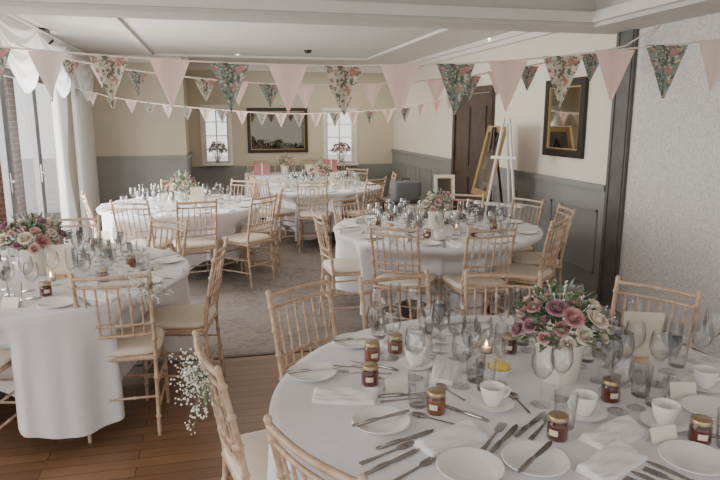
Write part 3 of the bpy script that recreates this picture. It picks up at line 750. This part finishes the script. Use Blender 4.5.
for px,py,k in ((392,346,'wine'),(406,338,'flute'),(378,330,'wine'),(425,334,'tumb'),(440,352,'wine'),(416,362,'wine'),(374,340,'tumb'),(428,398,'tumb'),(442,382,'wine'),
   (530,408,'wine'),(552,420,'tumb'),(620,385,'wine'),(618,412,'wine'),(646,436,'wine'),(655,405,'tumb'),(657,385,'wine'),(640,395,'tumb'),
   (712,358,'wine'),(690,350,'tumb'),(698,372,'wine'),(532,335,'tumb'),(455,335,'wine'),(648,335,'tumb'),(625,345,'wine'),(498,336,'wine'),(716,430,'wine'),(700,425,'tumb'),
   (400,366,'wine'),(388,338,'flute'),(430,350,'wine'),(452,362,'wine'),(465,350,'wsmall'),(418,330,'wine'),(405,325,'wine'),(632,372,'wine'),(668,372,'wine'),(680,395,'flute'),(685,415,'wine'),(640,415,'wsmall'),(515,338,'flute'),(540,328,'wine'),(600,328,'wine'),(660,340,'wine'),(700,350,'flute'),
   (470,372,'wine'),(460,385,'tumb'),(635,405,'wine'),(648,392,'wine'),(672,388,'tumb'),(520,330,'wine'),(580,328,'tumb'),(625,372,'wine'),(670,340,'wine')):
    put(NT,k,*P(px,py),tries=500)
put(NT,'carafe',*P(430,345)); put(NT,'carafe',*P(650,375))
rq=random.Random(12)
for k in range(34):
    px,py=rq.choice(((410,350),(430,365),(450,340),(640,395),(660,380),(690,370),(520,345),(470,380),(600,360),(560,410),(680,410)))
    put(NT,rq.choice(('wine','wine','tumb','flute','wsmall')),*P(px+rq.uniform(-22,22),py+rq.uniform(-10,10)),tries=160)
for pl,a in ((plates[0],-75),(plates[1],-60),(plates[3],-80),(plates[2],-40),(plates[4],-85)):
    if pl: on_top(NT,'knife',knife,'steel knife lying across plate','knife',pl,.0175,cang(a))
for tk,n,off in (('left',9,.2),('mid',9,.1),('window',8,.3),('far',8,.0)):
    c,R,_=TABLES[tk]
    def pol(r,a): return c.x+r*math.cos(a),c.y+r*math.sin(a)
    for k in range(n):
        a=off+2*PI*k/n; s=2*PI/n
        put(tk,'plate',*pol(R-.13,a)); put(tk,'napkin',*pol(R-.10,a+s*.38),a+s*.38+.3)
    for k in range(n):
        a=off+2*PI*k/n; s=2*PI/n
        if k%4!=3: cupset(tk,*pol(R-.33,a+s*.15),a+PI/2)
        if tk in('left','mid'): put(tk,'knife',*pol(R-.12,a+s*.26),a-PI/2+.1); put(tk,'jar' if k%2 else 'jar2',*pol(R-.36,a-s*.1),a)
        put(tk,'wine',*pol(R-.36,a+s*.5)); put(tk,'tumb',*pol(R-.27,a+s*.62)); put(tk,'flute' if k%2 else 'wsmall',*pol(R-.44,a+s*.4))
        put(tk,'wine',*pol(R-.50,a+s*.7))
        if tk in('left','mid'): put(tk,'wine',*pol(R-.55,a+s*.2)); put(tk,'wine',*pol(R-.32,a+s*.8)); put(tk,'card',*pol(R-.2,a+s*.6),a+PI/2)
    put(tk,'menu',*pol(.22,-PI/2+.9 if tk!='mid' else PI+.2),-YAW+.15); put(tk,'carafe',*pol(.24,.8)); put(tk,'carafe',*pol(.24,3.6)); put(tk,'tea',*pol(.2,-.9)); put(tk,'jug',*pol(.22,2.2))
DIR=['right of the flowers','back right of the flowers','behind the flowers','back left of the flowers','left of the flowers','front left of the flowers','in front of the flowers','front right of the flowers']
dd=defaultdict(list)
for it in ITEMS:
    c=POTN if it[0]=='near' else TABLES[it[0]][0]; v=Vector((it[4]-c.x,it[5]-c.y,0)); r,f=camrf(v); a=math.atan2(f,r)
    dd[(it[0],it[1],it[2],int(round(a/(PI/4)))%8)].append((camrf(Vector((it[4],it[5],0)))[0],it))
ORD=['leftmost','second from left','third from left','fourth from left','fifth from left','sixth from left','seventh from left','eighth from left','ninth from left','tenth from left','eleventh from left','twelfth from left']
for (tk,cat,desc,di),L in dd.items():
    L.sort(key=lambda q:q[0]); n=len(L)
    for i,(_,it) in enumerate(L):
        ex='' if n==1 else ', '+(('the left one','the right one')[i] if n==2 else ('the left one','the middle one','the right one')[i] if n==3 else 'rightmost' if i==n-1 else ORD[min(i,11)])
        lab=f"{desc} on {TABLES[tk][2]}, {DIR[di]}{ex}"
        if len(lab.split())>16: lab=lab.replace('the nearest table','nearest table')
        tag(it[3],lab,cat,f"{cat} pieces on {TABLES[tk][2]}")
# ------------------------------------------------------------------ flowers
def rose_mesh(bm):
    rnd=random.Random(3)
    for L,(n,r,h,tilt) in enumerate(((3,.008,.036,.05),(4,.015,.036,.12),(5,.023,.035,.25),(6,.030,.031,.5),(6,.035,.024,.9))):
        for k in range(n):
            a0=2*PI*k/n+L*.6+rnd.uniform(-.15,.15); wd=2*PI/n*.72; g=[]
            for j in range(5):
                v=j/4; row=[]
                for i in range(6):
                    u=i/5*2-1; a=a0+u*wd*(.55+.45*math.sin(PI*min(1,v*.8+.2)))
                    rr=.004+r*(math.sin(v*PI/2)**.7)+ (.010*tilt*max(0,v-.6)*2.5)-.004*(1-tilt)*max(0,v-.6)
                    z=h*v*(1-.10*u*u)-tilt*.010*max(0,v-.55)*2+.012
                    row.append(bm.verts.new((rr*math.cos(a),rr*math.sin(a),z)))
                g.append(row)
            for j in range(4):
                for i in range(5): bm.faces.new((g[j][i],g[j][i+1],g[j+1][i+1],g[j+1][i]))
    lathe(bm,[(0,.0),(.006,.006),(.008,.03),(.005,.042),(0,.044)],8)
ROSE={}
def rose(col,parent,p,d,s,name='rose'):
    if col in ROSE: o=obj(name,ROSE[col],None,parent)
    else: o=obj(name,rose_mesh,M[col],parent,'all'); ROSE[col]=o.data
    o.location=p; o.rotation_mode='QUATERNION'; o.rotation_quaternion=Vector(d).normalized().to_track_quat('Z','Y'); o.scale=(s,s,s); return o
def leaf(bm,p,d,L,w,rnd):
    d=Vector(d).normalized(); s=d.cross(Vector((0,0,1)))
    if s.length<.1: s=Vector((1,0,0))
    s=(s.normalized()+Vector((rnd.uniform(-.5,.5),rnd.uniform(-.5,.5),rnd.uniform(-.5,.5)))).normalized(); up=s.cross(d)
    c=[p+d*L*t-up*.12*L*t*t for t in (0,.3,.65,1)]
    v=[bm.verts.new(c[0])]; 
    a=[bm.verts.new(c[1]+s*w*.8+up*w*.15),bm.verts.new(c[2]+s*w*.75+up*w*.15)]; b=[bm.verts.new(c[1]-s*w*.8+up*w*.15),bm.verts.new(c[2]-s*w*.75+up*w*.15)]
    m=[bm.verts.new(c[1]),bm.verts.new(c[2])]; t=bm.verts.new(c[3])
    bm.faces.new((v[0],a[0],m[0]));bm.faces.new((v[0],m[0],b[0]));bm.faces.new((m[0],a[0],a[1],m[1]));bm.faces.new((b[0],m[0],m[1],b[1]));bm.faces.new((m[1],a[1],t));bm.faces.new((b[1],m[1],t))
def arrangement(loc,potr,poth,w,h,n,cols,label,seed,glass=False,name='flower_arrangement',rs=1.0,leaves=120):
    rnd=random.Random(seed); e=empty(name,loc)
    if glass: obj('vase',lambda bm: lathe(bm,[(0,0),(potr,0),(potr*1.02,.01),(potr,poth*.5),(potr*1.25,poth),(potr*1.2,poth),(potr*.95,poth*.5),(0,.01)],24),M['glass'],e,True)
    else: obj('pot',lambda bm: lathe(bm,[(0,0),(potr*.78,0),(potr*.80,.006),(potr*.95,poth*.9),(potr*1.03,poth*.93),(potr*1.03,poth),(potr*.93,poth),(potr*.88,poth*.85),(0,poth*.8)],32),M['pot'],e,True)
    cz=poth+.018
    def stems(bm):
        for k in range(14):
            a=k*2.4; tube(bm,[(potr*.4*math.cos(a),potr*.4*math.sin(a),poth*.82 if not glass else .02),(w*.5*math.cos(a)*.8,w*.5*math.sin(a)*.8,cz+h*.5)],.0022,5)
    obj('stems',stems,M['stem'],e,True)
    for nm,mm,cnt,sd in (('foliage','leaf',leaves,1),('foliage','leaf2',leaves//2,2)):
        def fo(bm):
            for k in range(cnt):
                a=rnd.uniform(0,2*PI); el=rnd.uniform(-.08,1.4); q=rnd.uniform(.35,1.0)
                d=Vector((math.cos(a)*math.cos(el),math.sin(a)*math.cos(el),math.sin(el)))
                p=Vector((d.x*w/2*q,d.y*w/2*q,cz+max(-.008,d.z*h*q*.9)))
                leaf(bm,p,d+Vector((rnd.uniform(-.7,.7),rnd.uniform(-.7,.7),rnd.uniform(-.3,.4))),rnd.uniform(.028,.055)*rs,.010*rs,rnd)
        obj(nm,fo,M[mm],e,True)
    for k in range(n):
        t=(k+.5)/n; el=math.asin(0+.95*t); a=k*2.39996+seed
        d=Vector((math.cos(a)*math.cos(el),math.sin(a)*math.cos(el),math.sin(el)))
        q=rnd.uniform(.75,1.08); p=Vector((d.x*w*.43*q,d.y*w*.43*q,cz+d.z*h*.80*q-.002))
        rose(cols[k%len(cols)],e,p,d+Vector((rnd.uniform(-.3,.3),rnd.uniform(-.3,.3),.35)),rnd.choice((.5,.62,.72,.88))*rs)
    def fill(bm):
        for k in range(45):
            a=rnd.uniform(0,2*PI); el=rnd.uniform(0.1,1.5); q=rnd.uniform(.9,1.15)
            p=Vector((math.cos(a)*math.cos(el)*w*.5*q,math.sin(a)*math.cos(el)*w*.5*q,cz+math.sin(el)*h*q))
            bmesh.ops.create_icosphere(bm,subdivisions=1,radius=.0040*rs,matrix=Matrix.Translation(p))
            tube(bm,[p,p*.8+Vector((0,0,cz*.2))],.001,4)
    obj('filler_blossoms',fill,M['white'],e,True)
    tag(e,label,'flowers'); return e
T=TABLES
arrangement(POTN,.092,.150,.35,.185,32,['pink','cream','blush','mauve','cream','blush','pink','cream'],'cream pot of pink, mauve and cream roses on the nearest table',2,leaves=300)
arrangement((T['left'][0].x,T['left'][0].y,ZT),.085,.17,.42,.19,32,['blush','cream','pink','blush','cream','mauve'],'cream pot of pink roses on the left table',5,leaves=260)
arrangement((T['mid'][0].x,T['mid'][0].y,ZT),.080,.15,.30,.16,18,['cream','blush','cream','pink'],'cream pot of mostly cream flowers on the middle table',8,leaves=150)
arrangement((T['window'][0].x,T['window'][0].y,ZT),.080,.15,.36,.19,18,['cream','cream','blush','mauve'],'cream pot of white and green flowers on the window table',11,leaves=180)
arrangement((T['far'][0].x,T['far'][0].y,ZT),.080,.15,.34,.18,16,['pink','blush','mauve','cream'],'cream pot of pink flowers on the far table',14,leaves=130)
arrangement((1.15,10.75,.7565),.07,.14,.34,.18,14,['blush','pink','cream'],'low pot of blush flowers on the long table by the back recess',17,leaves=110)
for i,(a,b,z0,z1) in enumerate(wins):
    arrangement(((a+b)/2,YR-.09,z0),.04,.20,.36,.20,15,['cream','blush','pink','mauve'],('glass vase of pink and cream roses on the left window sill','glass vase of pink and cream roses on the right window sill')[i],20+i,glass=True,leaves=110,rs=1.2)
def gyp(loc,s,label,seed,axis,wide,nb=34,vs=.05):
    # a loose spray spread along the chair back (axis) and a little outwards
    rnd=random.Random(seed); e=empty('gypsophila_bunch',loc); ax,out=axis
    ends=[]
    for k in range(nb):
        ends.append((ax*rnd.gauss(0,.5)*wide+out*rnd.uniform(.0,.09)+Vector((0,0,rnd.gauss(-.01,vs))))*s)
    def st(bm):
        for p in ends: tube(bm,[(0,0,-.0),p*.5+Vector((0,0,.006)),p],.0008,4)
        for k in range(6): tube(bm,[(0,0,0),(rnd.uniform(-.02,.02),rnd.uniform(-.02,.02),-.09)],.0012,4)
    obj('stems',st,M['stem'],e)
    def bl(bm):
        for p in ends:
            for q in range(7):
                bmesh.ops.create_icosphere(bm,subdivisions=1,radius=rnd.uniform(.0022,.0046)*s,matrix=Matrix.Translation(p+Vector((rnd.uniform(-1,1),rnd.uniform(-1,1),rnd.uniform(-1,1)))*.018*s))
    obj('blossoms',bl,M['white'],e)
    def rb(bm):
        lathe(bm,[(.014,-.012),(.016,0),(.014,.012)],12); tube(bm,[(0,0,0),(.01,.0,-.05),(.02,.004,-.12)],.003,5); tube(bm,[(0,0,0),(-.012,.004,-.05),(-.008,0,-.13)],.003,5)
    obj('twine',rb,M['twine'],e,True)
    tag(e,label,'flowers')
def chairback(tk,i,side,z):
    o,d,fr=CH[tk][i]; s=Vector((d.y,-d.x,0)); p=o+d*(back_y(z)-.030)+s*side; return Vector((p.x,p.y,z)),(s,-d)
p,ax=chairback('near',4,.06,.85); gyp(p,1.0,'white gypsophila sprig tied to the chair left of the nearest table',1,ax,.20,56,.055)
p,ax=chairback('left',0,.17,.86); gyp(p,1.0,'white gypsophila sprig tied to the chair in front of the left table',2,ax,.09,34)
# ------------------------------------------------------------------ display by the right wall
def easel(loc,rz,label,m,h=1.68,bk=.50,cat='easel'):
    e=empty('easel',loc,rz)
    for a,b in (((-.26,0,0),(-.03,.12,h)),((.26,0,0),(.03,.12,h)),((0,bk,0),(0,.13,h-.05))):
        obj('leg',lambda bm: tube(bm,[a,b],.015,8),M[m],e,True)
    obj('ledge',lambda bm: box(bm,-.28,.28,-.035,.035,.80,.825),M[m],e)
    obj('brace',lambda bm: box(bm,-.14,.14,.07,.09,1.28,1.31),M[m],e)
    tag(e,label,cat); return e
A1=math.radians(-96)
E1=onz(481,196,.83); E1.z=0
easel(E1,A1,'dark wooden easel near the right wall holding the gold framed board','brown',1.6,bk=.36)
framed('framed_board','tall gold framed board leaning on the dark easel, seen almost edge on','picture',.56,.80,(E1.x,E1.y,.826),A1,'darkglass',.06,'gold',tilt=math.radians(-13))
E2=Vector((2.86,5.95,0)); easel(E2,math.radians(-50),'tall thin white easel standing empty in front of the panelled wall','trim',1.7,bk=.42)
FP=onz(444,199,.73)
e=empty('display_table',(FP.x-.30,FP.y+.10,0))
obj('tabletop',lambda bm: box(bm,-.45,.45,-.25,.25,.70,.73),M['brown'],e)
for a in (-1,1):
    for b in (-1,1): obj('leg',lambda bm: box(bm,a*.40-.025,a*.40+.025,b*.21-.025,b*.21+.025,0,.70),M['brown'],e)
tag(e,'small dark wooden side table behind the middle table','table')
framed('picture_frame','white framed dark photograph standing on the small dark side table','picture',.25,.29,(FP.x,FP.y,.733),-YAW,'darkglass',.035,'trim',tilt=math.radians(-10))
e=empty('storage_case',(FP.x-.46,FP.y+.10,.73)); obj('case_body',lambda bm: superloft(bm,.17,.12,8,[(.97,0),(1,.01),(1,.2),(.97,.215)],36),M['greybox'],e,True); obj('handle',lambda bm: tube(bm,[(-.05,0,.212),(-.045,0,.245),(.045,0,.245),(.05,0,.212)],.008),M['black'],e,True)
tag(e,'slate grey case standing on the small dark side table','case')
for i,(x,y,a,b,h,m,l) in enumerate(((.75,10.7,.13,.10,.16,'redbox','dusky pink gift box on the long table at its left end'),(1.62,10.72,.11,.09,.12,'kraft','pale kraft gift box on the long table, right of the flowers'),(1.95,10.78,.10,.10,.2,'redbox','taller dusky pink gift box on the long table at its right end'))):
    e=empty('gift_box',(x,y,.7565)); obj('box_body',lambda bm: box(bm,-a,a,-b,b,0,h),M[m],e); obj('lid',lambda bm: box(bm,-a-.006,a+.006,-b-.006,b+.006,h,h+.03),M[m],e)
    obj('ribbon',lambda bm: (box(bm,-.012,.012,-b-.008,b+.008,h+.03,h+.033),box(bm,-.012,.012,-b-.009,-b-.007,0,h+.03)),M['cream'],e); tag(e,l,'gift box')
# ------------------------------------------------------------------ light
w=bpy.data.worlds.new('world'); bpy.context.scene.world=w; w.use_nodes=True
bg=w.node_tree.nodes['Background']; bg.inputs[0].default_value=(1,.985,.965,1); bg.inputs[1].default_value=1.6
def area(loc,rot,sx,sy_,e,c=(1,1,1)):
    l=bpy.data.lights.new('area','AREA'); l.shape='RECTANGLE'; l.size=sx; l.size_y=sy_; l.energy=e; l.color=c
    o=bpy.data.objects.new('window_light',l); COL.objects.link(o); o.location=loc; o.rotation_euler=rot
area((XL-.5,6.9,1.4),(0,-PI/2,0),2.2,2.2,300,(1,.985,.96))  # daylight entering by the patio doors
area((-3.3,2.2,1.9),(0,math.radians(-75),0),2.2,3.5,74,(1,.98,.96))  # added soft fill from the near left, no window there
area((1.3,7.6,2.6),(0,0,0),2.5,3,30,(1,.90,.77))  # added ceiling fill for the far room, without a fitting
area((2.2,10.9,2.5),(0,0,0),1.5,1,14,(1,.88,.70))  # added fill lamp brightening the back recess
